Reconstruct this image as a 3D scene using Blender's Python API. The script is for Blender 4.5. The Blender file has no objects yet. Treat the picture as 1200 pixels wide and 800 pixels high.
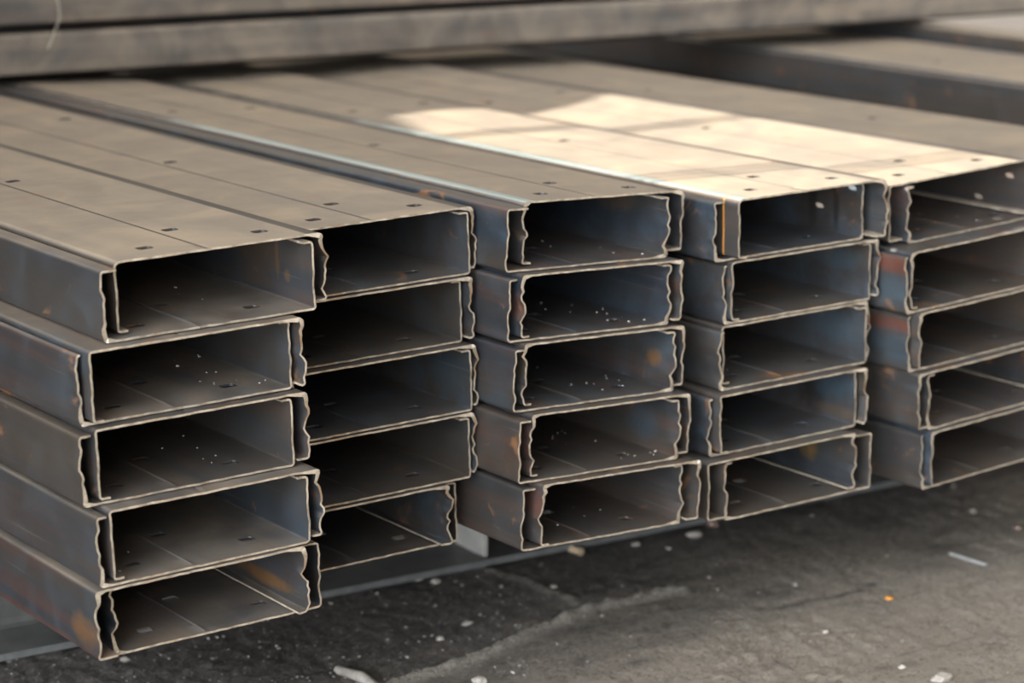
import bpy, bmesh, math, random
from mathutils import Vector, Matrix, noise

# ------------------------------------------------------------------ units
S = 0.085            # one unit of the layout below (height of one nested pair) in metres
ZF = 2.12            # floor lies this many units below the underside of the stacks
CAMP = [2766.35223, 0.22448, 0.00351, 0.62636, 10.79891]
W = 2.9676
CP = {1: (-0.03365, -0.05259, 0.14692, -0.00161), 2: (-0.03679, -0.06951, -0.09517, 0.00146), 3: (0.03134, -0.00998, 0.33033, 0.00417), 4: (-0.02354, -0.04340, -0.07459, -0.00080), 5: (-0.05488, -0.01775, -0.30749, -0.00306)}
PV = {1: [10.5, 18], 2: [13, 18], 3: [16.3, 17.5], 4: [19.5, 16.5], 5: [22.5, 16]}
# per stack, bottom pair first: (lower x, y, upper x, y)
PAIRS = {
 1: [(2.035, 7.898, 1.724, 7.700), (1.819, 7.728, 2.006, 7.719), (1.779, 7.979, 1.990, 7.946), (1.878, 8.120, 1.978, 7.945), (2.289, 8.122, 2.543, 8.257)],
 2: [(3.000, 9.772, 2.746, 9.560), (3.144, 9.582, 3.243, 9.578), (3.239, 9.616, 3.339, 9.634), (3.223, 9.802, 3.336, 9.678), (3.357, 9.739, 3.495, 9.799)],
 3: [(2.920, 8.821, 3.189, 8.725), (2.869, 8.880, 3.111, 8.930), (2.913, 9.110, 3.128, 9.159), (2.891, 9.266, 3.086, 9.207), (2.911, 9.385, 3.315, 9.543)],
 4: [(3.601, 9.817, 3.247, 9.802), (3.441, 10.018, 3.555, 9.890), (3.694, 10.065, 3.820, 10.151), (3.848, 10.163, 3.947, 10.089), (3.665, 10.168, 3.897, 9.878)],
 5: [(4.475, 9.934, 4.574, 9.809), (4.588, 9.897, 4.340, 9.864), (4.257, 10.022, 4.356, 9.870), (4.128, 9.940, 4.228, 9.921), (4.596, 10.368, 4.269, 10.458)],
}

T = 0.028            # sheet thickness (units)
C = bpy.context.scene.collection

CP = {k: (v[0], v[1], v[2], 0.0) for k, v in CP.items()}      # every stack runs straight back

def wv(x, y, z): return Vector((x * S, y * S, (z + ZF) * S))

def tag(o, label=None, cat=None, group=None, kind=None):
    if label: o['label'] = label
    if cat: o['category'] = cat
    if group: o['group'] = group
    if kind: o['kind'] = kind
    return o

def link(name, me, mats, parent=None):
    o = bpy.data.objects.new(name, me)
    for m in mats: me.materials.append(m)
    C.objects.link(o)
    if parent: o.parent = parent
    return o

# ------------------------------------------------------------------ materials
class NT:
    def __init__(self, name):
        self.m = bpy.data.materials.new(name); self.m.use_nodes = True
        self.t = self.m.node_tree; self.t.nodes.clear()
        self.out = self.n('ShaderNodeOutputMaterial')
        self.b = self.n('ShaderNodeBsdfPrincipled')
        self.l(self.b.outputs[0], self.out.inputs[0])
    def n(self, typ, **k):
        nd = self.t.nodes.new(typ)
        for a, v in k.items(): setattr(nd, a, v)
        return nd
    def l(self, a, b): self.t.links.new(a, b)
    def val(self, sock, v):
        if isinstance(v, (int, float, tuple)): sock.default_value = v
        else: self.l(v, sock)
    def math(self, op, a, b=0.0, clamp=False):
        n = self.n('ShaderNodeMath', operation=op, use_clamp=clamp)
        self.val(n.inputs[0], a); self.val(n.inputs[1], b); return n.outputs[0]
    def mix(self, f, a, b):
        n = self.n('ShaderNodeMix', data_type='RGBA')
        self.val(n.inputs[0], f); self.val(n.inputs[6], a); self.val(n.inputs[7], b); return n.outputs[2]
    def coords(self, scale, offset=None):
        tc = self.n('ShaderNodeTexCoord'); mp = self.n('ShaderNodeMapping')
        self.l(tc.outputs['Object'], mp.inputs[0]); mp.inputs['Scale'].default_value = scale
        if offset is not None:
            cb = self.n('ShaderNodeCombineXYZ')
            for i in range(3): self.l(offset, cb.inputs[i])
            self.l(cb.outputs[0], mp.inputs['Location'])
        return mp.outputs[0]
    def noise(self, vec, scale, detail=4, rough=.55, dist=0.0):
        n = self.n('ShaderNodeTexNoise'); self.l(vec, n.inputs['Vector'])
        n.inputs['Scale'].default_value = scale; n.inputs['Detail'].default_value = detail
        n.inputs['Roughness'].default_value = rough; n.inputs['Distortion'].default_value = dist
        return n.outputs[0]
    def ramp(self, f, lo, hi, a=0.0, b=1.0):
        n = self.n('ShaderNodeMapRange', clamp=True); self.val(n.inputs[0], f)
        n.inputs[1].default_value = lo; n.inputs[2].default_value = hi
        n.inputs[3].default_value = a; n.inputs[4].default_value = b; return n.outputs[0]
    def bump(self, h, strength, dist):
        n = self.n('ShaderNodeBump'); self.l(h, n.inputs['Height'])
        n.inputs['Strength'].default_value = strength; n.inputs['Distance'].default_value = dist
        self.l(n.outputs[0], self.b.inputs['Normal'])
    def set(self, col, rough, metal, spec=.5):
        self.val(self.b.inputs['Base Color'], col); self.val(self.b.inputs['Roughness'], rough)
        self.val(self.b.inputs['Metallic'], metal); self.val(self.b.inputs['Specular IOR Level'], spec)
        return self.m

def g(r, gg, b): return (r, gg, b, 1.0)

def steel(name, dust=.5, tint=.5, blue=.5, rust=.5, side=0.0, stains=()):
    """hot-rolled sheet: blue-grey mill scale, brown heat tint in bands along the length,
    grey-tan dust lying on faces that look up, and patches of orange rust"""
    k = NT(name)
    rnd = k.n('ShaderNodeObjectInfo').outputs['Random']
    off = k.math('MULTIPLY', rnd, 37.0)
    long = k.coords((1, .05, 1), off)
    short = k.coords((1, 1, 1), off)
    n1 = k.noise(long, 14, 3, .5, .3)
    n2 = k.noise(long, 26, 4, .6, .6)
    n3 = k.noise(short, 22, 5, .62, .4)
    base = k.mix(k.ramp(n1, .35, .65), g(.045, .058, .076), g(.092, .078, .066))
    base = k.mix(k.math('MULTIPLY', k.ramp(n2, .50, .70), tint), base, g(.175, .085, .060))
    base = k.mix(k.math('MULTIPLY', k.ramp(n3, .45, .75), blue), base, g(.095, .135, .175))
    rb = k.ramp(k.math('FRACT', k.math('MULTIPLY', rnd, 7.31)), .25, 1.0, 0, .75)
    base = k.mix(k.math('MULTIPLY', rb, k.ramp(n2, .30, .55, .4, 1.0)), base, g(.120, .096, .075))
    # single stains on the right flange: (distance from end, height, half length, half height, colour, strength)
    if stains:
        so = k.n('ShaderNodeSeparateXYZ'); k.l(k.coords((1 / S, 1 / S, 1 / S)), so.inputs[0])
        wn = k.noise(k.coords((1, 1, 1)), 28, 5, .65, .8); wn2 = k.noise(k.coords((1, .3, 1)), 70, 4, .6)
        for (sy, sz, ry, rz, scol, amt, *left) in stains:
            a_ = k.math('DIVIDE', k.math('SUBTRACT', so.outputs[1], sy), ry); b_ = k.math('DIVIDE', k.math('SUBTRACT', so.outputs[2], sz), rz)
            d_ = k.math('ADD', k.math('MULTIPLY', a_, a_), k.math('MULTIPLY', b_, b_))
            d_ = k.math('ADD', d_, k.math('MULTIPLY', k.math('SUBTRACT', wn, .5), 3.2)); d_ = k.math('ADD', d_, k.math('MULTIPLY', k.math('SUBTRACT', wn2, .5), 1.2))
            on = k.math('LESS_THAN' if left else 'GREATER_THAN', so.outputs[0], .5 * W)
            base = k.mix(k.math('MULTIPLY', on, k.ramp(d_, 1.5, .2, 0, amt * .75)), base, scol)
    # dust on upward faces
    geo = k.n('ShaderNodeNewGeometry'); sp = k.n('ShaderNodeSeparateXYZ'); k.l(geo.outputs['True Normal'], sp.inputs[0])
    up = k.ramp(sp.outputs[2], .35, .9, side, 1.0)
    nd = k.noise(short, 9, 5, .6, .8); nl = k.noise(long, 40, 3, .6, .2)
    dn = k.math('ADD', k.math('MULTIPLY', nd, .55), k.math('MULTIPLY', nl, .45))
    dm = k.math('MULTIPLY', up, k.ramp(dn, .34, .60, dust * (.5 if dust < .9 else .8), min(1, dust * 1.25)), True)
    dcol = k.mix(k.ramp(nd, .4, .7), g(.250, .208, .165), g(.305, .245, .180))
    col = k.mix(dm, base, dcol)
    # rust
    nr = k.noise(short, 13, 6, .65, 1.2); nr2 = k.noise(short, 60, 4, .6)
    rm = k.math('MULTIPLY', k.ramp(k.math('ADD', nr, k.math('MULTIPLY', nr2, .16)), .70, .76), rust, True)
    col = k.mix(rm, col, g(.30, .125, .035))
    # scratches
    sc = k.noise(k.coords((1, .02, 1), off), 190, 2, .5)
    col = k.mix(k.ramp(sc, .70, .78, 0, .25), col, g(.33, .31, .28))
    rough = k.math('ADD', k.ramp(n3, .3, .7, .40, .54), k.math('MULTIPLY', dm, .25))
    spec = k.math('SUBTRACT', .5, k.math('MULTIPLY', dm, .38))
    metal = k.math('MULTIPLY', k.math('SUBTRACT', 1.0, k.math('MAXIMUM', dm, rm)), .65)
    k.bump(k.math('ADD', n3, k.math('MULTIPLY', nr2, .3)), .16, .0016)
    return k.set(col, rough, metal, spec)

def edge_mat():
    k = NT('sheared edge steel')
    c = k.coords((1, 1, 1)); n = k.noise(c, 55, 5, .7); n2 = k.noise(c, 24, 3)
    col = k.mix(k.ramp(n, .35, .65), g(.22, .175, .13), g(.58, .50, .39))
    col = k.mix(k.ramp(n2, .58, .72, 0, .75), col, g(.26, .15, .075))
    k.bump(n, .6, .0015)
    return k.set(col, .45, .35)

def plain(name, c1, c2, scale, rough, metal=0.0, bump=0.0, stretch=(1, 1, 1), detail=5):
    k = NT(name); c = k.coords(stretch); n = k.noise(c, scale, detail, .6, .3)
    if bump: k.bump(n, bump, .002)
    return k.set(k.mix(k.ramp(n, .32, .68), c1, c2), rough, metal)

M_IN = steel('mill scale steel', .18, .55, .5, .6)
M_BLUE = steel('blue mill scale steel', .16, .2, .9, .5)
M_RED = steel('heat tinted steel', .16, 1.0, .45, .5)
M_TOP = steel('dusty mill scale steel', .95, .35, .4, .25)
M_PALE = steel('pale dusty steel', 1.0, .3, .3, .2)
M_CROSS = steel('dust covered steel', .80, .25, .2, .15, .8)
M_SIDE = steel('brownish mill scale steel', .50, .6, .45, .5, .05)
M_EDGE = edge_mat()
M_TEALX = plain('teal grey bend reflection', g(.23, .29, .28), g(.36, .40, .38), 30, .4, .2, stretch=(1, .08, 1))
def teal():  # bluish reflection on the left bends put into the colour
    k = NT('teal grey bend reflection'); c = k.coords((1, .15, 1)); n = k.noise(c, 30, 4, .6); n2 = k.noise(k.coords((1, 1, 1)), 18, 4, .7)
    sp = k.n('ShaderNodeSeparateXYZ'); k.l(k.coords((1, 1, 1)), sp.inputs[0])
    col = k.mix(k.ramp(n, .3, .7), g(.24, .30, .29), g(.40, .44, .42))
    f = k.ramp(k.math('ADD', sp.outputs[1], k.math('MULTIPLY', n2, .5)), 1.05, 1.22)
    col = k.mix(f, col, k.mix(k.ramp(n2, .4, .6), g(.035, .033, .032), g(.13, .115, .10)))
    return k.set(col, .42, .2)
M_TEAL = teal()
M_GREASE = plain('black grease line', g(.03, .03, .03), g(.10, .09, .085), 60, .5, 0, .3)
M_DARKLINE = plain('seam shade and groove line', g(.035, .03, .026), g(.085, .07, .055), 25, .6, 0, stretch=(1, .1, 1))  # dark line for the web grooves and for painted seam shade
M_ORANGE = plain('orange marking paint', g(.42, .16, .02), g(.60, .26, .03), 80, .6, 0)
M_BEAM = plain('worn grey steel', g(.10, .10, .098), g(.19, .185, .175), 12, .5, .3, .2, (1, 1, 1))
M_BEDGE = plain('bare flange edge', g(.15, .155, .155), g(.24, .24, .23), 30, .45, .3)
M_WHITE = plain('pale primer', g(.36, .35, .32), g(.50, .48, .44), 20, .6, 0, .2)
M_WOOD = plain('weathered timber', g(.16, .11, .07), g(.28, .20, .13), 18, .8, 0, .4, (1, .1, 1))
M_BLOCKER = plain('sun blocker grey', g(.22, .22, .21), g(.30, .29, .28), 3, .85, 0, .2)
M_STONE = plain('pale stone', g(.26, .23, .20), g(.46, .42, .37), 60, .8, 0, .4)
M_PINK = plain('pinkish stone', g(.24, .15, .12), g(.42, .28, .23), 50, .8, 0, .4)
M_GRIT = plain('bright grit', g(.30, .29, .27), g(.62, .60, .56), 90, .5, .1)
M_FILT = plain('tan paper', g(.45, .33, .20), g(.60, .47, .32), 60, .8)
M_WIRE = plain('bright wire', g(.55, .55, .54), g(.75, .75, .73), 40, .35, .6)
M_STRAW = plain('dry stalk', g(.42, .38, .30), g(.55, .50, .40), 50, .7)

# ------------------------------------------------------------------ channel builder
SLOTS = [(.235, .55), (.79, .55), (.51, 1.42), (.51, 6.35), (.235, 12.0), (.79, 12.0), (.51, 18.2), (.51, 24.3)]   # (fraction of width, distance from end)
SW, SH, SC = .105, .085, .03       # half length, half width, corner cut

def channel(name, w, h, length, up, lips, wav, skew, seed, mats, flip_noise=1.0, rag=.02, slots=SLOTS, corner=(.055, .055), teal=0.0, stripe=None, darkline=0, seam=False):
    """one cold-formed lipped C channel as one mesh.  Section in x-z, length along +y.
    up=True: web at z 0..T, flanges rise to h; up=False: web at 0..-T, flanges hang to -h.
    wav = (left, right) how far the sheared ends of the flanges are bent in and out."""
    rnd = random.Random(seed)
    path = []      # (x, z, nx, nz, zone)   z measured from outer web face towards the flange tips; n = inward normal
    rl, rr = corner
    r2 = .05
    def arc(cx, cz, r, a0, a1, n, zone):
        for i in range(n + 1):
            a = math.radians(a0 + (a1 - a0) * i / n)
            path.append((cx + r * math.cos(a), cz + r * math.sin(a), -math.cos(a), -math.sin(a), zone))
    ll, lr = lips
    # left lip -> left flange -> web -> right flange -> right lip
    if ll > r2 + .005:
        path.append((ll, h, 0, -1, 'lip')); path.append(((ll + r2) / 2, h, 0, -1, 'lip'))
    arc(r2, h - r2, r2, 90, 180, 4, 'L')
    nf = 13
    for i in range(1, nf): path.append((0, (h - r2) + (rl - (h - r2)) * i / nf, 1, 0, 'L'))
    arc(rl, rl, rl, 180, 270, 5, 'CL')
    # web stations: slots lines, stiffener lines, and fill
    xs = set()
    for fr, d in slots:
        cx = fr * w
        for q in (-SW, -SW + SC, SW - SC, SW): xs.add(round(cx + q, 4))
    s0, s1 = .435 * w, .575 * w
    base = [i * .11 + rl for i in range(1, int((w - rl - rr) / .11))]
    for b in base:
        if all(abs(b - q) > .035 for q in xs): xs.add(round(b, 4))
    for q in (s0 - .022, s0, s0 + .022):
        for e in list(xs):
            if abs(e - q) < .012 and not any(abs(abs(e - fr * w) - d_) < .001 for fr, d_ in [(f_[0], t_) for f_ in slots for t_ in (SW, SW - SC)]): xs.discard(e)
        xs.add(round(q, 4))
    webx = sorted(x for x in xs if rl + .01 < x < w - rr - .01)
    gs = 1
    def rib(x):
        if abs(x - s0) < .001: return -.026 * gs
        return 0.0
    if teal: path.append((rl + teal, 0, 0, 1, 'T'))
    for x in webx:
        if teal and x < rl + teal + .02: continue
        path.append((x, -rib(x), 0, 1, 'web'))
    arc(w - rr, rr, rr, 270, 360, 5, 'CR')
    for i in range(1, nf): path.append((w, rr + (h - r2 - rr) * i / nf, -1, 0, 'R'))
    arc(w - r2, h - r2, r2, 0, 90, 4, 'R')
    if lr > r2 + .005:
        path.append((w - (lr + r2) / 2, h, 0, -1, 'lip')); path.append((w - lr, h, 0, -1, 'lip'))
    # length stations
    ys = {0.0, .03, .07, .12, .18, .26, .36, .75, 1.0, 2.0, 3.0, 4.5, 8.0, 10.0, 14.0, 20.0, 28.0, 36.0, length}
    if stripe: ys |= {stripe, stripe + .05}
    for fr, d in slots:
        for q in (-SH, -SH + SC, SH - SC, SH): ys.add(round(d + q, 4))
    ys = sorted(y for y in ys if y <= length)
    ph = [rnd.uniform(0, 6.28) for _ in range(6)]
    aL, aR = wav
    def flange_wave(u, a, k):
        prof = .55 * math.sin(u * 9.5 + ph[k]) + .35 * math.sin(u * 21 + ph[k + 1]) + .22 * math.sin(u * 37 + ph[k + 2])
        return a * prof * min(1, (h - u) * 4 + .15) * min(1, u * 5)
    def pos(p, y, side):
        x, z, nx, nz, zone = p
        e = math.exp(-y / .22)
        dx = 0
        if zone in ('L', 'CL'): dx = flange_wave(z, aL, 0) * e
        elif zone in ('R', 'CR'): dx = flange_wave(z, aR, 3) * e
        elif zone == 'lip': dx = 0
        dz = 0
        if zone == 'web':
            dz = (.005 * noise.noise(Vector((x * 2.2, seed * 3.1, 0)))) * e
        yy = y
        if y < .001:
            yy += rag * noise.noise(Vector((x * 6 + seed, z * 6, seed * 1.7))) + rag * .7 * noise.noise(Vector((x * 23 + seed, z * 23, seed * .7)))
        yy += math.tan(skew) * x * math.exp(-y / 3.0) if y < 8 else 0
        th = T
        if side and y < .05:
            for zn, am in (('L', aL), ('R', aR)):
                if am > .03 and zone in (zn, 'C' + zn) and z < .30: th = T * (1 + (2.2 * (1 - z / .30) if y < .001 else .8 * (1 - z / .30)) * (.6 + .8 * abs(noise.noise(Vector((z * 14, seed, 2))))))
        if zone == 'web' and z != 0: z = z * (1 - .85 * math.exp(-y / .12)) * .75
        o = th * side
        # slight long-range bow of the sheet
        bow = .012 * math.sin(y * .35 + ph[0]) if y > 0 else .012 * math.sin(ph[0])
        X = x + dx + nx * o; Z = z + dz + nz * o
        if not up: Z = -Z
        return (X * S, yy * S, Z * S)
    verts, faces, mi = [], [], []
    NP, NY = len(path), len(ys)
    for side in (0, 1):
        for j, y in enumerate(ys):
            for p in path: verts.append(pos(p, y, side))
    def vid(side, i, j): return side * NP * NY + j * NP + i
    def inrange(a, b, lo, hi): return a > lo - 1e-4 and b < hi + 1e-4
    cells = {}
    for j in range(NY - 1):
        y0, y1 = ys[j], ys[j + 1]
        for i in range(NP - 1):
            x0, x1 = path[i][0], path[i + 1][0]
            state = 'full'
            if path[i][4] == 'web' and path[i + 1][4] == 'web':
                for fr, d in slots:
                    cx = fr * w
                    if inrange(y0, y1, d - SH, d + SH) and inrange(x0, x1, cx - SW, cx + SW):
                        cxl = inrange(x0, x1, cx - SW, cx - SW + SC); cxr = inrange(x0, x1, cx + SW - SC, cx + SW)
                        cyl = inrange(y0, y1, d - SH, d - SH + SC); cyr = inrange(y0, y1, d + SH - SC, d + SH)
                        if cxl and cyl: state = 'a'
                        elif cxr and cyl: state = 'b'
                        elif cxr and cyr: state = 'c'
                        elif cxl and cyr: state = 'd'
                        else: state = 'none'
            cells[i, j] = state
    edges = {}
    for (i, j), st in cells.items():
        if st == 'none': continue
        q = [(i, j), (i + 1, j), (i + 1, j + 1), (i, j + 1)]
        if st == 'a': q = [q[0], q[1], q[3]]
        elif st == 'b': q = [q[0], q[1], q[2]]
        elif st == 'c': q = [q[1], q[2], q[3]]
        elif st == 'd': q = [q[0], q[2], q[3]]
        m = 0
        z0, z1 = path[i][4], path[i + 1][4]
        if teal:
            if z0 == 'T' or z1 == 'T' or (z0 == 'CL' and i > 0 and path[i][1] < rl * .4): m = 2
        if darkline and i < NP - 1 and (abs(path[i + 1][0] - s0) < .001 or abs(path[i][0] - s0) < .001) and z0 == 'web': m = darkline  # groove faces take the darker line colour
        if darkline and seam and (z0 == 'CR' and z1 == 'CR' and path[i + 1][1] < rr * .45 or z0 == 'web' and z1 == 'CR'): m = darkline  # shade in the seam between stacks painted onto the right bend
        if stripe and abs(ys[j] - stripe) < 1e-4 and (z0 in ('L', 'CL', 'T') or z1 == 'T') and path[i][1] < h * .97: m = 3
        f0 = [vid(0, a, b) for a, b in q]; f1 = [vid(1, a, b) for a, b in q][::-1]
        if not up: f0, f1 = f0, f1
        faces.append(f0); mi.append(m if m else 0); faces.append(f1); mi.append(0)
        for a, b in zip(q, q[1:] + q[:1]): e_ = (min(a, b), max(a, b)); edges[e_] = edges.get(e_, 0) + (1 if a < b else 101)
    for (a, b), n in edges.items():
        if n in (1, 101):
            if n == 1: f = [vid(0, *b), vid(0, *a), vid(1, *a), vid(1, *b)]
            else: f = [vid(0, *a), vid(0, *b), vid(1, *b), vid(1, *a)]
            faces.append(f)
            end = (a[1] == b[1] and a[1] in (0, NY - 1)) or True
            mi.append(0 if (0 < a[1] < NY - 1 and 0 < a[0] < NP - 1) else 1)
    me = bpy.data.meshes.new(name)
    me.from_pydata(verts, [], faces)
    me.polygons.foreach_set('material_index', mi)
    bm = bmesh.new(); bm.from_mesh(me); bmesh.ops.delete(bm, geom=[v for v in bm.verts if not v.link_faces], context='VERTS')
    bmesh.ops.recalc_face_normals(bm, faces=bm.faces); bm.to_mesh(me); bm.free()
    me.shade_smooth(); me.set_sharp_from_angle(angle=math.radians(38))
    return link(name, me, mats)

def frame(q):
    roll, skew, z0, yaw = q
    cr, sr = math.cos(roll), math.sin(roll); cy, sy = math.cos(yaw), math.sin(yaw)
    X = Vector((cy * cr, sy * cr, -sr)); Y = Vector((-sy, cy, 0)); Z = X.cross(Y)
    return X, Y, Z

def place(o, q, pv, l):
    X, Y, Z = frame(q)
    p = Vector((pv[0], pv[1], q[2])) + X * l[0] + Y * l[1] + Z * l[2]
    p = wv(*p)
    o.matrix_world = Matrix(((X.x, Y.x, Z.x, p.x), (X.y, Y.y, Z.y, p.y), (X.z, Y.z, Z.z, p.z), (0, 0, 0, 1)))

TIER = {4: 'top pair', 3: 'second pair from the top', 2: 'middle pair', 1: 'second pair from the bottom', 0: 'bottom pair'}
STACK = {1: 'leftmost stack', 2: 'second stack from the left', 3: 'third stack from the left', 4: 'fourth stack from the left', 5: 'fifth stack, cut off by the right edge',
         6: 'sixth stack, shaded behind the sunlit one', 7: 'raised stack at the back right'}
RED = g(.21, .085, .062); ORG = g(.33, .16, .05); YEL = g(.28, .19, .07); DRK = g(.022, .018, .016); BLU = g(.085, .14, .185); BRN = g(.16, .11, .075)
STAINED = {   # (stack, pair, lower?) : stains
    (4, 0, False): [(.95, -.45, .22, .22, YEL, .9), (1.5, -.4, .18, .2, YEL, .7)],
    (1, 0, False): [(1.0, -.72, .8, .10, ORG, .9), (1.7, -.45, .25, .2, ORG, .6)],
    (4, 1, True): [(.85, .42, .30, .34, DRK, .75), (.3, .18, .5, .10, BRN, .8), (.35, .6, .4, .25, BLU, .7)],
    (4, 4, True): [(1.0, .5, .10, .5, DRK, .8), (.45, .5, .07, .45, DRK, .8), (.8, .85, .3, .07, BRN, .9)],
    (3, 2, True): [(.42, .45, .16, .14, ORG, .8), (.3, .7, .5, .2, BLU, .5)],
    (3, 4, True): [(1.3, .75, .5, .2, BRN, .9)],
    (1, 4, True): [(.75, .6, .05, .35, ORG, .6), (.5, .35, .08, .08, ORG, .6), (1.3, .5, .5, .4, BRN, .7)],
    (5, 4, True): [(4, .38, 9, .20, RED, 1.2), (.4, .7, .7, .2, BLU, .6)],
    (5, 2, True): [(4, .55, 9, .25, BRN, .7), (4, .74, 9, .12, RED, 1.1, 1), (.5, .35, .8, .3, BLU, .6, 1)],
    (5, 1, True): [(4, .70, 9, .15, RED, 1.2)],
    (5, 0, True): [(3, .60, 5, .2, RED, .8), (.6, .6, .3, .25, BLU, .5)],
    (1, 0, False): [(1.0, -.72, .8, .10, ORG, .9), (1.7, -.45, .25, .2, ORG, .6), (.35, -.62, .35, .22, ORG, .7, 1), (4, -.95, 9, .12, RED, .9, 1)],
    (3, 3, False): [(4, -.45, 9, .22, RED, .6, 1)],
    (3, 0, False): [(4, -.30, 9, .22, RED, .9, 1)],
    (3, 1, False): [(4, -.45, 9, .35, RED, .5, 1)],
    (5, 3, True): [(4, .76, 9, .14, RED, 1.2, 1), (.5, .3, .8, .3, BLU, .6, 1)],
    (4, 3, True): [(.6, .6, .6, .2, BLU, .7)], (4, 2, True): [(.6, .5, .8, .3, BLU, .7)], (3, 1, True): [(.8, .4, .35, .25, BLU, .6)], (2, 2, True): [(.4, .5, .5, .4, BLU, .5)],
}
DUSTS = dict(zip(('mill scale steel', 'blue mill scale steel', 'heat tinted steel', 'brownish mill scale steel'), ((.18, .55, .5, .6), (.16, .2, .9, .5), (.16, 1.0, .45, .5), (.50, .6, .45, .5, .05))))
def stained(i, k, lower, mat):
    st = STAINED.get((i, k, lower))
    if not st or mat.name not in DUSTS: return mat
    return steel('stained ' + mat.name, *DUSTS[mat.name], stains=st)

GROUP = 'lipped steel channels nested in pairs and stacked'
HU = .92
LEN = {1: 46, 2: 47, 3: 46, 4: 47, 5: 46}
MATS = {1: M_SIDE, 2: M_BLUE, 3: M_IN, 4: M_BLUE, 5: M_RED}
# sheared-edge waviness (lower left, lower right, upper left, upper right)
WAVE = {1: (.035, .008, .010, .060), 2: (.02, .010, .03, .060), 3: (.03, .060, .065, .035), 4: (.055, .012, .02, .065), 5: (.045, .02, .04, .03)}
WAVX = {(1, 0): (.06, .02, .035, .075), (2, 0): (.05, .01, .03, .085), (4, 0): (.05, .02, .02, .07), (5, 4): (.06, .02, .02, .02), (4, 4): (.05, .02, .02, .06)}
LOOKU = {(1, 0): 'rust-flecked', (3, 2): 'orange-spotted', (4, 1): 'dark-stained', (4, 4): 'stained'}

def pair_label(updown, k, i, extra=''):
    a = 'open-side-up' if updown else 'upside-down'
    return '%s%s steel channel, %s, %s' % (extra, a, TIER[k], STACK[i])

for i in range(1, 6):
    q, pv = CP[i], PV[i]
    for k in range(5):
        ux, uy, nx, ny = PAIRS[i][k]
        s = nx - ux
        lipo = max(.03, abs(s) - T - .012)       # outer flanges have their lip shortened by the nested neighbour
        li = .15
        lu = (lipo, li) if s > 0 else (li, lipo)
        ln = (li, lipo) if s > 0 else (lipo, li)
        wv4 = WAVX.get((i, k), WAVE[i])
        seed = i * 17 + k * 3
        mat = MATS[i]
        if (i, k) in ((3, 0), (3, 1), (5, 4), (5, 3), (5, 1)): mat = M_RED
        if (i, k) in ((4, 0), (1, 2), (5, 0)): mat = M_IN
        w_ = W + (.24 if i == 5 else 0)
        u = channel('steel_channel', w_, HU, LEN[i], True, lu, wv4[:2], q[1], seed, [stained(i, k, True, mat), M_EDGE, M_DARKLINE], darkline=2)
        place(u, q, pv, (ux, uy, k + .003))
        tag(u, pair_label(True, k, i), 'steel channel', GROUP)
        top = k == 4
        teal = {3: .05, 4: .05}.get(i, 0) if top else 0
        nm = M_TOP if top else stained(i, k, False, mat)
        mats = [nm, M_EDGE, M_TEAL, M_ORANGE, M_DARKLINE]
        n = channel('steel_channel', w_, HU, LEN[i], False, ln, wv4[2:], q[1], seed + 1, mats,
                    corner=(.085, .10) if top else (.055, .055), teal=teal, darkline=4 if top else 0, seam=top, stripe=.33 if (i, k) == (4, 4) else None)
        place(n, q, pv, (nx, ny, k + .985))
        lab = {1: 'dusty', 2: 'dusty', 3: 'teal-edged', 4: 'sunlit teal-edged', 5: 'sunlit'}[i] + ' ' if top else ''
        tag(n, pair_label(False, k, i, lab), 'steel channel', GROUP)

# wider profiles on the right, seen only from above and behind
def big_stack(i, x, y, w, hp, yaw, tiers, z0, length):
    q = (0.0, 0.0, z0, yaw)
    sl = [(.235, .6), (.79, .6), (.51, 1.5), (.51, 7.0), (.3, 13.0)]
    for k in range(tiers):
        for up in (True, False):
            s = .16
            o = channel('steel_channel', w, hp - .08, length, up, (.1, .15) if up else (.15, .1), (.03, .03), 0, i * 50 + k * 2 + up,
                        [M_PALE if (k == tiers - 1 and not up) else M_SIDE, M_EDGE], slots=sl)
            place(o, q, (x, y), (0 if up else s, 0, k * hp + (.004 if up else hp - .01)))
            tag(o, pair_label(up, k, i, 'wide '), 'steel channel', 'wide channels in the back right stacks')
big_stack(6, 30.34, 25.6, 3.20, 1.0, 0.0, 5, -.09, 46)
big_stack(7, 37.75, 25.6, 4.12, 1.0, math.radians(-3.5), 5, .0, 46)

# channels standing on edge behind the raised stack
for k in range(2):
    o = channel('edgewise_channel', 2.66, 1.0, 46, False, (.15, .15), (.02, .02), 0, 300 + k, [M_PALE, M_EDGE], slots=[(.235, .6), (.79, .6), (.51, 7.0)])
    # stand it up: local x -> world z, web faces left
    yaw = math.radians(-3.9)
    Y = Vector((-math.sin(yaw), math.cos(yaw), 0)); Z = Vector((-math.cos(yaw), -math.sin(yaw), 0)); X = Y.cross(Z)
    p = wv(42.25, 25.5, 0.0 + 2.68 * k)
    if X.z < 0:
        X = -X; Y = -Y; p = p - Y * 46 * S
    o.matrix_world = Matrix(((X.x, Y.x, Z.x, p.x), (X.y, Y.y, Z.y, p.y), (X.z, Y.z, Z.z, p.z), (0, 0, 0, 1)))
    tag(o, ('upper' if k else 'lower') + ' channel standing on edge, farthest right behind the raised stack', 'steel channel')

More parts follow.
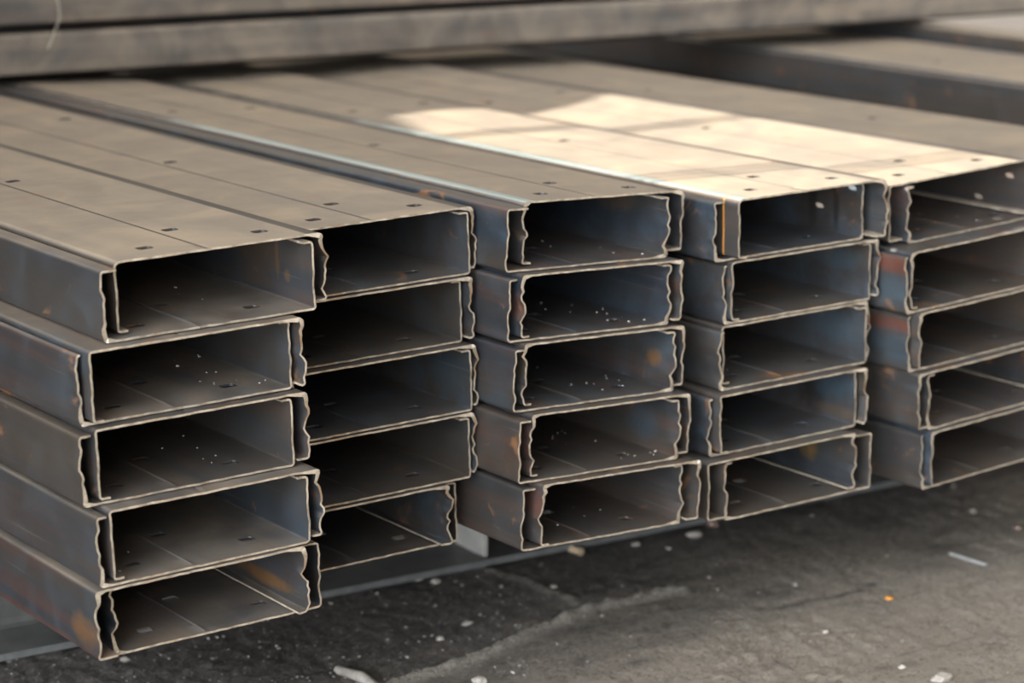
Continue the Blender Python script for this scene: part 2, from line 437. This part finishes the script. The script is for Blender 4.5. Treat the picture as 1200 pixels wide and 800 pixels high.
# channels lying crosswise over the back of the stacks
A = Vector((19.4, 44.45, 5.27)); B = Vector((46.8, 42.1, 5.43))
HC = .95
def cross(k, up, dz, yoff, h, lab):
    o = channel('crosswise_channel', 2.9, h, 33, up, (.15, .10), (.02, .02), 0, 400 + k * 2 + up, [M_IN if up else M_CROSS, M_EDGE], slots=[(.3, .6), (.7, .6)], corner=(.10, .10))
    D = (B - A).normalized(); N = Vector((-D.y, D.x, 0)).normalized()       # N points away from the camera
    X, Y = N, -D; Z = X.cross(Y)
    p = A + D * 30.5 + N * yoff + Z * dz
    p = wv(*p)
    o.matrix_world = Matrix(((X.x, Y.x, Z.x, p.x), (X.y, Y.y, Z.y, p.y), (X.z, Y.z, Z.z, p.z), (0, 0, 0, 1)))
    tag(o, lab, 'steel channel', 'channels lying crosswise at the back')
cross(0, True, 0, .5, HC - .07, 'open-side-up channel nested inside the lower crosswise pair at the back')
cross(0, False, HC - .01, .0, HC - .13, 'upside-down channel, lower crosswise pair across the back, its long side facing us')
cross(1, True, HC, .6, HC - .07, 'open-side-up channel nested inside the upper crosswise pair at the top edge')
cross(1, False, 2 * HC - .01, .10, HC - .18, 'upside-down channel, upper crosswise pair along the top edge of the photo')

# ------------------------------------------------------------------ helpers for plain solids
def box_me(name, x0, x1, y0, y1, z0, z1, bev=.02):
    bm = bmesh.new()
    bmesh.ops.create_cube(bm, size=1)
    for v in bm.verts:
        v.co = Vector(((x0 + x1) / 2 + v.co.x * (x1 - x0), (y0 + y1) / 2 + v.co.y * (y1 - y0), (z0 + z1) / 2 + v.co.z * (z1 - z0))) * S
    if bev: bmesh.ops.bevel(bm, geom=bm.edges[:], offset=bev * S, segments=2, affect='EDGES')
    me = bpy.data.meshes.new(name); bm.to_mesh(me); bm.free()
    return me

# ------------------------------------------------------------------ supporting I-beams and packing boards
ANG = math.radians(-3.3)
ITOP = -.14
def ibeam(name, x, y, length, lab):
    """H section: length along local +x, flanges wide in y"""
    bw, tf, tw = 2.5, .11, .10
    z0, z1 = -2.11, ITOP
    r = .12
    prof = []
    def P(y_, z_): prof.append((y_, z_))
    c = bw / 2
    P(0, z0); P(bw, z0); P(bw, z0 + tf)
    P(c + tw / 2 + r, z0 + tf); P(c + tw / 2 + r * .3, z0 + tf + r * .3); P(c + tw / 2, z0 + tf + r)
    P(c + tw / 2, z1 - tf - r); P(c + tw / 2 + r * .3, z1 - tf - r * .3); P(c + tw / 2 + r, z1 - tf)
    P(bw, z1 - tf); P(bw, z1); P(0, z1); P(0, z1 - tf)
    P(c - tw / 2 - r, z1 - tf); P(c - tw / 2 - r * .3, z1 - tf - r * .3); P(c - tw / 2, z1 - tf - r)
    P(c - tw / 2, z0 + tf + r); P(c - tw / 2 - r * .3, z0 + tf + r * .3); P(c - tw / 2 - r, z0 + tf)
    P(0, z0 + tf)
    n = len(prof)
    verts = [(0, a * S, (b - z0) * S) for a, b in prof] + [(length * S, a * S, (b - z0) * S) for a, b in prof]
    faces = [list(range(n))[::-1], list(range(n, 2 * n))]
    mi = [0, 0]
    for i in range(n):
        faces.append([i, (i + 1) % n, n + (i + 1) % n, n + i])
        mi.append(1 if i in (n - 1, 10 + 1) else 0)
    me = bpy.data.meshes.new(name); me.from_pydata(verts, [], faces); me.polygons.foreach_set('material_index', mi)
    root = bpy.data.objects.new(name, None); C.objects.link(root)
    root.matrix_world = Matrix.Translation(wv(x, y, -2.11)) @ Matrix.Rotation(ANG, 4, 'Z')
    tag(root, lab, 'steel beam')
    b = link('beam_section', me, [M_BEAM, M_BEDGE], root)
    return root
ib = ibeam('support_beam', 13.74 - 5.2, 32.39 + .30, 42, 'grey steel I-beam on the floor carrying the front of the stacks')
ib2 = ibeam('support_beam', 13.74 - 5.2, 62.0, 42, 'grey steel I-beam on the floor under the far end of the stacks')
# welded web stiffeners
for dx, w_ in ((14.05, .10), (1.6, .10), (33.0, .10)):
    st = box_me('web_stiffener', dx, dx + w_, .16, 1.19, .115, 1.84, .01)
    o = link('web_stiffener', st, [M_WHITE], ib); o['label'] = 'pale upright web stiffener plate'

def board(i, x0, x1, ztopf, yy=33.4):
    """timber packing between beam and stack: flat bottom, top follows the stack"""
    bm = bmesh.new(); vs = []
    for y in (yy - .45, yy + .45):
        for x, z in ((x0, ITOP), (x1, ITOP), (x1, ztopf(x1)), (x0, ztopf(x0))):
            vs.append(bm.verts.new(wv(x, y, z)))
    a, b, c, d, e, f, g_, h_ = vs
    for q in ((a, b, c, d), (h_, g_, f, e), (a, e, f, b), (b, f, g_, c), (c, g_, h_, d), (d, h_, e, a)): bm.faces.new(q)
    bmesh.ops.recalc_face_normals(bm, faces=bm.faces)
    me = bpy.data.meshes.new('packing_board'); bm.to_mesh(me); bm.free()
    o = link('packing_board', me, [M_WOOD])
    c0 = wv((x0 + x1) / 2, yy, ITOP)
    me.transform(Matrix.Translation(-c0)); o.location = c0
    tag(o, 'timber packing board under the ' + STACK[i], 'packing board', 'timber packing boards on the support beam')
for yy in (33.4, 62.8):
    for i in range(1, 6):
        q = CP[i]; X, Y, Z = frame(q)
        f = lambda x, q=q, i=i: q[2] + (x - PV[i][0]) * (-math.tan(q[0])) + 0.0
        ux = PV[i][0] + min(PAIRS[i][0][0], PAIRS[i][0][2])
        board(i, ux + .15, ux + W + .15, f, yy)
    board(6, 30.3, 33.2, lambda x: -.09, yy)
    board(7, 38.5 + (yy - 33.4) * .061, 42.0 + (yy - 33.4) * .061, lambda x: .0, yy)
# ------------------------------------------------------------------ floor
RIDGE = [(17.8, 28.05), (18.47, 28.23), (19.32, 28.3), (19.83, 28.36), (21.04, 28.8), (21.77, 28.95), (22.49, 29.2), (23.02, 29.22), (23.71, 29.19), (24.62, 29.08)]
RIDGE2 = [(22.34, 32.27), (22.69, 31.34), (22.74, 30.42), (22.78, 29.64), (22.69, 29.2)]
CRACK = [(25.05, 27.56), (25.68, 27.48), (26.45, 27.40), (26.92, 27.35), (27.6, 27.5)]
def dline(x, y, L):
    best = 1e9; sd = 0
    for (ax, ay), (bx, by) in zip(L, L[1:]):
        dx, dy = bx - ax, by - ay; t = max(0, min(1, ((x - ax) * dx + (y - ay) * dy) / (dx * dx + dy * dy)))
        d = math.hypot(x - ax - t * dx, y - ay - t * dy)
        if d < best: best = d; sd = dx * (y - ay) - dy * (x - ax)
    return best, sd
def floor_h(x, y):
    h = .050 * noise.noise(Vector((x * .35, y * .35, 0))) + .030 * noise.noise(Vector((x * 1.1, y * 1.1, 3))) + .020 * noise.noise(Vector((x * 3.1, y * 3.1, 7)))
    rgh = max(0, noise.noise(Vector((x * .33 + 4, y * .33, 11))) + .15)
    h += (.02 + .10 * rgh) * noise.noise(Vector((x * 4.2, y * 4.2, 15)))
    h += (.022 + .06 * rgh) * noise.noise(Vector((x * 8, y * 8, 5))) + (.014 + .05 * rgh) * noise.noise(Vector((x * 17, y * 17, 9)))
    d, sd = dline(x, y, RIDGE)
    if d < 1.2:
        wob = .6 + .8 * abs(noise.noise(Vector((x * 4, y * 4, 21))))
        h += .20 * wob * math.exp(-(d / .11) ** 2)
        if sd > 0: h -= .05 * math.exp(-((d - .22) / .22) ** 2)
    d, sd = dline(x, y, RIDGE2)
    if d < .5: h += .09 * (.5 + abs(noise.noise(Vector((x * 3, y * 3, 31))))) * math.exp(-(d / .12) ** 2)
    d, sd = dline(x, y, CRACK)
    if d < .4: h -= .05 * math.exp(-(d / .05) ** 2)
    d = math.hypot(x - 18.1, y - 29.0)          # small hollow next to the ridge
    h -= .10 * math.exp(-(d / .35) ** 2)
    fade = 1.0
    return h * .8 - .055
def make_floor():
    xs = [-60 + i * 5 for i in range(13)] ; xs = sorted(set(xs + [5, 8] + [10 + i * .095 for i in range(int(27 / .095))] + [38, 40, 45, 50, 60, 80, 110, 140]))
    ys = sorted(set([-60, -30, 0, 8, 14, 18] + [20 + i * .11 for i in range(int(15 / .11))] + [36, 38, 42, 50, 60, 80, 110, 140]))
    verts = [(x * S, y * S, (floor_h(x, y) if (8 < x < 39 and 18 < y < 37) else -.055) * S) for y in ys for x in xs]
    n = len(xs)
    faces = [(j * n + i, j * n + i + 1, (j + 1) * n + i + 1, (j + 1) * n + i) for j in range(len(ys) - 1) for i in range(n - 1)]
    me = bpy.data.meshes.new('floor'); me.from_pydata(verts, [], faces); me.shade_smooth()
    at = me.color_attributes.new('mortar', 'FLOAT_COLOR', 'POINT')
    LINE = RIDGE + [(30, 29.6), (60, 30)]
    LINE = [(-20, 24.5), (12, 26.6)] + LINE
    cols = []
    for y in ys:
        for x in xs:
            d = dline(x, y, RIDGE)[0]; d2, sd = dline(x, y, LINE)
            c_ = dline(x, y, CRACK)[0]
            cols += [max(math.exp(-(d / .12) ** 2), .6 * math.exp(-(dline(x, y, RIDGE2)[0] / .10) ** 2)), max(-1, min(1, (-d2 if sd > 0 else d2) / 3)) * .5 + .5, math.exp(-(c_ / .06) ** 2), 1]
    at.data.foreach_set('color', cols)
    k = NT('dirty concrete')
    c = k.coords((1, 1, 1))
    st = k.n('ShaderNodeMapping'); k.l(c, st.inputs[0]); st.inputs['Rotation'].default_value = (0, 0, .5); st.inputs['Scale'].default_value = (1, 3.5, 1)
    big = k.noise(c, 1.6, 4, .55, .5); mid = k.noise(st.outputs[0], 7, 5, .62, .6); fine = k.noise(c, 90, 5, .7); sp = k.noise(c, 260, 2, .5); fin2 = k.noise(st.outputs[0], 170, 4, .65)
    # paler in front of the mortar ridge, darker behind it
    att = k.n('ShaderNodeAttribute', attribute_name='mortar'); sx = k.n('ShaderNodeSeparateColor'); k.l(att.outputs['Color'], sx.inputs[0])
    f = k.math('ADD', sx.outputs[1], k.math('MULTIPLY', k.math('SUBTRACT', mid, .5), .9))
    f = k.math('ADD', f, k.math('MULTIPLY', k.math('SUBTRACT', big, .5), 1.1))
    col = k.mix(k.ramp(f, .22, .85), g(.106, .092, .082), g(.350, .292, .232))
    col = k.mix(k.math('MULTIPLY', sx.outputs[0], k.ramp(fine, .3, .5, .55, 1.0), True), col, g(.50, .45, .38))
    col = k.mix(sx.outputs[2], col, g(.05, .045, .045))
    col = k.mix(k.ramp(fine, .50, .64, 0, .75), col, g(.26, .24, .215))
    col = k.mix(k.ramp(fine, .46, .34, 0, .6), col, g(.022, .020, .019))
    col = k.mix(k.ramp(fin2, .52, .66, 0, .6), col, g(.24, .22, .195))
    col = k.mix(k.ramp(mid, .46, .32, 0, .35), col, g(.045, .042, .040))
    col = k.mix(k.ramp(sp, .72, .78, 0, .6), col, g(.34, .32, .30))
    hb = k.math('ADD', k.math('ADD', k.math('MULTIPLY', mid, .35), k.math('MULTIPLY', fine, .6)), k.math('MULTIPLY', fin2, .35))
    k.bump(hb, 1.0, .016)
    k.set(col, k.ramp(fine, .3, .7, .55, .8), 0, .4)
    o = link('floor', me, [k.m]); tag(o, 'dark dusty concrete floor', kind='structure')
    o['label'] = 'dark dusty concrete floor'
make_floor()

# ------------------------------------------------------------------ added unseen sun blocker at left, its hole shaped to form the sun patch
AZ = math.radians(-12.0); EL = math.radians(23)
SUN = Vector((math.cos(EL) * math.cos(AZ), math.cos(EL) * math.sin(AZ), -math.sin(EL)))
XW = -4.0
def back(x, y, z):          # where the ray that lands on (x, y, z) crosses the wall plane x = XW
    t = (x - XW) / SUN.x
    return (y - SUN.y * t, z - SUN.z * t)
PATCH = [(24.2, 37.3, 5), (25.55, 37.35, 5), (26.75, 36.65, 5), (28.3, 36.84, 5), (29.6, 37.5, 5), (30.1, 37.2, 5.05), (30.1, 22.5, 5.05), (23.2, 22.5, 5), (23.35, 35.0, 5)]
hole = [back(*p) for p in PATCH]
def blocker():
    y0, y1, z0, z1 = 24.0, 90, -ZF - .05, 28.0
    outer = [(y0, z0), (y1, z0), (y1, z1), (y0, z1)]
    th = .5
    bm = bmesh.new()
    for x in (XW - th, XW + .0):
        pass
    from mathutils.geometry import delaunay_2d_cdt
    pts = [Vector(p) for p in outer + hole]
    n = len(hole)
    ed = [(0, 1), (1, 2), (2, 3), (3, 0)] + [(4 + i, 4 + (i + 1) % n) for i in range(n)]
    vo, eo, fo, *_ = delaunay_2d_cdt(pts, ed, [], 1, 1e-6)
    def inside(p):
        c = False
        for i in range(n):
            a, b = hole[i], hole[(i + 1) % n]
            if (a[1] > p[1]) != (b[1] > p[1]) and p[0] < (b[0] - a[0]) * (p[1] - a[1]) / (b[1] - a[1]) + a[0]: c = not c
        return c
    f2 = []
    for f in fo:
        cx = sum(vo[i][0] for i in f) / len(f); cy = sum(vo[i][1] for i in f) / len(f)
        if not inside((cx, cy)): f2.append(f)
    me = bpy.data.meshes.new('sun_blocker')
    me.from_pydata([wv(XW, v[0], v[1]) for v in vo], [], f2)
    bm.from_mesh(me)
    bmesh.ops.recalc_face_normals(bm, faces=bm.faces)
    r = bmesh.ops.solidify(bm, geom=bm.faces[:], thickness=.06 * S)
    bm.to_mesh(me); bm.free()
    o = link('sun_blocker', me, [M_BLOCKER]); tag(o, kind='structure')
blocker()
def bar(yy, width, nm):
    ya, za = back(26, yy, 5.0)
    zs = [p[1] for p in hole]
    me = box_me(nm, XW - .05, XW + .05, ya - width / 2, ya + width / 2, min(zs) - .3, max(zs) + .3, .01)
    me.transform(Matrix.Translation((0, 0, ZF * S)))
    o = link(nm, me, [M_BEAM]); tag(o, kind='structure')
for j, (yy, wd) in enumerate([(33.75,.11),(34.0,.11),(34.25,.11),(27.9,.09),(28.2,.09),(28.5,.09)]): bar(yy, wd, 'shade_bar_%d' % (j + 1))  # added unseen bars that dim bands of the sun patch

# ------------------------------------------------------------------ camera
f_, pitch, roll, yaw, hc = CAMP
cy, sy, cp, sp = math.cos(yaw), math.sin(yaw), math.cos(pitch), math.sin(pitch)
F = Vector((sy * cp, cy * cp, -sp)); R = Vector((cy, -sy, 0)); Up = R.cross(F)
R2 = R * math.cos(roll) + Up * math.sin(roll); U2 = -R * math.sin(roll) + Up * math.cos(roll)
cam = bpy.data.cameras.new('camera'); co = bpy.data.objects.new('camera', cam); C.objects.link(co)
p = wv(0, 0, hc)
co.matrix_world = Matrix(((R2.x, U2.x, -F.x, p.x), (R2.y, U2.y, -F.y, p.y), (R2.z, U2.z, -F.z, p.z), (0, 0, 0, 1)))
cam.sensor_width = 36; cam.lens = f_ * 36 / 1200; cam.clip_start = .05; cam.clip_end = 100
cam.dof.use_dof = True; cam.dof.focus_distance = 2.72; cam.dof.aperture_fstop = 3.6
bpy.context.scene.camera = co

def pix(px, py, z):
    """point of the plane z (units) seen at a pixel of the 1200 x 800 photograph"""
    d = F * f_ + R2 * (px - 600) - U2 * (py - 400)
    t = (z - hc) / d.z
    return d.x * t, d.y * t

# ------------------------------------------------------------------ small things on the floor
rs = random.Random(5)
def blob(name, r, mat, flat=.6, seed=0, elong=1.0):
    bm = bmesh.new(); bmesh.ops.create_icosphere(bm, subdivisions=2, radius=1)
    for v in bm.verts:
        n = 1 + .45 * noise.noise(v.co * 1.3 + Vector((seed * 3.3, 0, 0)))
        v.co = Vector((v.co.x * n * elong, v.co.y * n, v.co.z * n * flat)) * r * S
    me = bpy.data.meshes.new(name); bm.to_mesh(me); bm.free()
    for pl in me.polygons: pl.use_smooth = seed % 2 == 0
    o = link(name, me, [mat]); return o
def on_floor(o, px, py, lift):
    x, y = pix(px, py, -2.16)
    o.location = wv(x, y, -ZF + floor_h(x, y) + lift)
PEB = [(815, 628, .10, 'pale pebble on the floor in front of the gap between third and fourth stacks'), (745, 637, .08, 'brownish pebble on the floor in front of the third stack'),
       (835, 615, .10, 'pinkish stone at the bottom left corner of the fourth stack'), (783, 642, .05, 'tiny pale chip left of the pale pebble below the third stack'),
       (1117, 569, .05, 'chip under the bottom edge of the fifth stack'), (1140, 599, .06, 'small pebble on the dark floor below the fifth stack'), (1192, 619, .06, 'reddish pebble at the right edge of the floor'),
       (1042, 700, .07, 'orange-brown rust flake in the middle of the right-hand floor'), (967, 741, .05, 'pale chip left of the orange-brown flake, nearer to us'), (932, 685, .05, 'white chip on the floor below the fourth stack'),
       (1057, 782, .06, 'white pebble near the bottom edge, right of centre'), (1104, 797, .12, 'long pale stone at the bottom edge, far right'),
       (649, 687, .06, 'white chip just above the mortar ridge in the floor'), (547, 730, .06, 'flat pale chip on the floor left of the mortar ridge'), (516, 749, .07, 'round white pebble above the short broken ridge'),
       (562, 797, .11, 'tan stone at the bottom edge beneath the mortar ridge'), (491, 677, .07, 'crumb of stone beside the flange edge of the support beam'), (511, 681, .08, 'larger tan crumb right beside the crumb at the flange edge'),
       (410, 691, .07, 'tan crumb against the flange edge next to the leftmost stack'), (146, 772, .07, 'white chip under the bottom edge of the leftmost stack'), (12, 773, .07, 'chip at the bottom left corner of the floor')]
for j, (px, py, r, lab) in enumerate(PEB):
    o = blob('pebble', r, M_STONE, .6, j + 2, 1.7 if j in (11, 13, 0) else 1.15); on_floor(o, px, py, r * .22)
    if j == 7: o.data.materials[0] = M_ORANGE
    if j in (2, 6): o.data.materials[0] = M_PINK; o.rotation_euler.z = rs.uniform(0, 3)
    tag(o, lab, 'pebble', 'pebbles and chips on the floor')

def tube(name, pts, r, mat, seg=8, parent=None):
    cu = bpy.data.curves.new(name, 'CURVE'); cu.dimensions = '3D'; cu.bevel_depth = r * S; cu.bevel_resolution = 3; cu.use_fill_caps = True
    s = cu.splines.new('POLY'); s.points.add(len(pts) - 1)
    c0 = pts[0]
    for a, b in zip(s.points, pts): a.co = (*(Vector(b) - Vector(c0)), 1)
    tmp = bpy.data.objects.new(name, cu); C.objects.link(tmp)
    me = bpy.data.meshes.new_from_object(tmp.evaluated_get(bpy.context.evaluated_depsgraph_get()))
    bpy.data.objects.remove(tmp)
    me.name = name; me.shade_smooth(); me.materials.clear()
    o = link(name, me, [mat], parent); o.location = c0
    return o
def fpt(px, py, lift): 
    x, y = pix(px, py, -2.16); return wv(x, y, -ZF + floor_h(x, y) + lift)
o = tube('cigarette_butt', [fpt(667, 645, .075), fpt(681, 650, .075)], .07, M_FILT); tag(o, 'tan cigarette butt on the floor below the third stack', 'cigarette butt')
o = tube('wire_offcut', [fpt(1113, 650, .04), fpt(1135, 657, .05), fpt(1156, 663, .05)], .028, M_WIRE); tag(o, 'short bright wire offcut on the floor at right', 'wire')
a, b = pix(400, 783, -2.12), pix(440, 799, -2.12)
o = tube('mortar_ridge', [fpt(396, 782, .01), fpt(410, 788, .03), fpt(425, 794, .03), fpt(440, 803, .02), fpt(460, 812, .0)], .10, M_STONE); tag(o, 'short broken ridge of mortar at the bottom edge of the floor', 'mortar ridge')

def scatter(name, n, region, rmin, rmax, mat, seed, lab, cat):
    rr = random.Random(seed); bm = bmesh.new()
    k = 0
    while k < n:
        px, py = region(rr)
        x, y = pix(px, py, -2.16)
        r = rr.uniform(rmin, rmax) * (1 if rr.random() < .85 else 1.8)
        v0 = len(bm.verts)
        rot = Matrix.Rotation(rr.uniform(0, 6.28), 4, 'Z')
        m = Matrix.Translation(wv(x, y, -ZF + floor_h(x, y) + r * .3)) @ rot @ Matrix.Diagonal((1.4, .8, .6, 1))
        bmesh.ops.create_icosphere(bm, subdivisions=1, radius=r * S, matrix=m); k += 1
    me = bpy.data.meshes.new(name); bm.to_mesh(me); bm.free()
    o = link(name, me, [mat]); tag(o, lab, cat, kind='stuff')
def reg_left(r):
    while True:
        x, y = r.uniform(-20, 620), r.uniform(660, 815)
        if y > 770 - (x / 1.2) * .235 : return x, y
def reg_all(r):
    while True:
        x, y = r.uniform(200, 1210), r.uniform(560, 815)
        if y > 770 - x * .19: return x, y
scatter('bright_grit', 480, reg_left, .006, .018, M_GRIT, 1, 'bright metal grit scattered over the floor at left', 'grit')
scatter('pale_grit', 300, reg_all, .006, .016, M_STONE, 2, 'pale sandy grit scattered over the whole floor', 'grit')

# metal chips lying on the webs inside the open channels
def chips():
    rr = random.Random(9); bm = bmesh.new()
    spots = {(3, 0): (8, .35, .95), (3, 1): (16, .55, .97), (3, 2): (14, .5, .97), (3, 3): (14, .5, .97), (3, 4): (5, .6, .95), (1, 4): (3, .6, .8), (1, 3): (12, .7, .97), (1, 2): (6, .6, .9), (5, 4): (5, .4, .9), (1, 1): (4, .1, .4), (4, 0): (4, .3, .9), (4, 2): (3, .2, .6)}
    for (i, k), (n, a, b) in spots.items():
        q = CP[i]; X, Y, Z = frame(q); ux, uy = PAIRS[i][k][:2]
        for _ in range(n):
            lx = rr.uniform(a, b) * W; ly = rr.uniform(.15, 2.2)
            if .42 * W < lx < .59 * W: continue
            P0 = Vector((PV[i][0], PV[i][1], q[2])) + X * (ux + lx) + Y * (uy + ly) + Z * (k + .004 + T + .008)
            r = rr.uniform(.008, .02)
            bmesh.ops.create_icosphere(bm, subdivisions=1, radius=r * S, matrix=Matrix.Translation(wv(*P0)) @ Matrix.Rotation(rr.uniform(0, 3), 4, 'Z') @ Matrix.Diagonal((1.5, .8, .7, 1)))
    me = bpy.data.meshes.new('metal_chips'); bm.to_mesh(me); bm.free()
    tag(link('metal_chips', me, [M_GRIT]), 'tiny bright metal chips lying inside the open channels', 'metal chips', kind='stuff')
chips()

# dry stalk hanging over the crosswise channels, and a thread across the second stack
def ray(px, py, dist):
    d = (F * f_ + R2 * (px - 600) - U2 * (py - 400)); d = d / d.dot(F)
    return wv(0, 0, hc) + d * dist * S
o = tube('dry_stalk', [ray(66, -6, 46.40), ray(69, 8, 46.40), ray(70, 20, 46.40), ray(66, 32, 46.40), ray(61, 45, 46.40), ray(56, 58, 46.40)], .009, M_STRAW)
tag(o, 'thin dry stalk hanging over the crosswise channels at top left', 'dry stalk')
x, y = pix(392, 531, .60)
o = tube('cobweb_thread', [wv(*pix(386, 520, 1.02), 1.01), wv(*pix(400, 542, .55), .55), wv(*pix(414, 567, .24), .24)], .004, M_STRAW)
tag(o, 'fine pale thread hanging inside the second stack, second pair from the bottom', 'thread')

# ------------------------------------------------------------------ light
w = bpy.data.worlds.new('sky'); bpy.context.scene.world = w; w.use_nodes = True
nt = w.node_tree; nt.nodes.clear()
out = nt.nodes.new('ShaderNodeOutputWorld'); bg = nt.nodes.new('ShaderNodeBackground')
tc = nt.nodes.new('ShaderNodeTexCoord')
def vdot(vec):
    n = nt.nodes.new('ShaderNodeVectorMath'); n.operation = 'DOT_PRODUCT'; nt.links.new(tc.outputs['Generated'], n.inputs[0]); n.inputs[1].default_value = vec; return n.outputs['Value']
def mr(v, a, b, c, d):
    n = nt.nodes.new('ShaderNodeMapRange'); nt.links.new(v, n.inputs[0])
    for i_, q_ in enumerate((a, b, c, d)): n.inputs[i_ + 1].default_value = q_
    return n.outputs[0]
mx = nt.nodes.new('ShaderNodeMix'); mx.data_type = 'RGBA'
LOBE = Vector((-.90, -.40, .20)).normalized()
nt.links.new(mr(vdot(LOBE), .1, .95, 0, 1), mx.inputs[0])
mx.inputs[6].default_value = (1.0, .90, .77, 1)
mx.inputs[7].default_value = (.88, .94, 1.0, 1)
nt.links.new(mx.outputs[2], bg.inputs[0])
def add(a, b):
    n = nt.nodes.new('ShaderNodeMath'); n.operation = 'ADD'; nt.links.new(a, n.inputs[0]); nt.links.new(b, n.inputs[1]); return n.outputs[0]
# low light comes in through the open left front of the hall, broad light from above; the rest of the hall is dim
lobe = mr(vdot(LOBE), .74, .98, .04, 15)
over = mr(vdot(Vector((0, 0, 1))), .15, .85, 0.0, 1.1)
far = mr(vdot(Vector((.45, .89, .08)).normalized()), .35, .85, 0.0, .2)      # added far glow to lift the reflections in the tops
nt.links.new(add(add(lobe, over), far), bg.inputs[1])
nt.links.new(bg.outputs[0], out.inputs[0])

sl = bpy.data.lights.new('sun', 'SUN'); sl.energy = 23; sl.angle = math.radians(.45); sl.color = (1.0, .945, .85)
so = bpy.data.objects.new('sun', sl); C.objects.link(so)
so.rotation_euler = SUN.to_track_quat('-Z', 'Y').to_euler(); so.location = (-3, 2, 4)

sc = bpy.context.scene
sc.view_settings.view_transform = 'Standard'; sc.view_settings.look = 'None'
sc.view_settings.exposure = 0.0; sc.view_settings.gamma = 1.0; sc.view_settings.use_curve_mapping = False
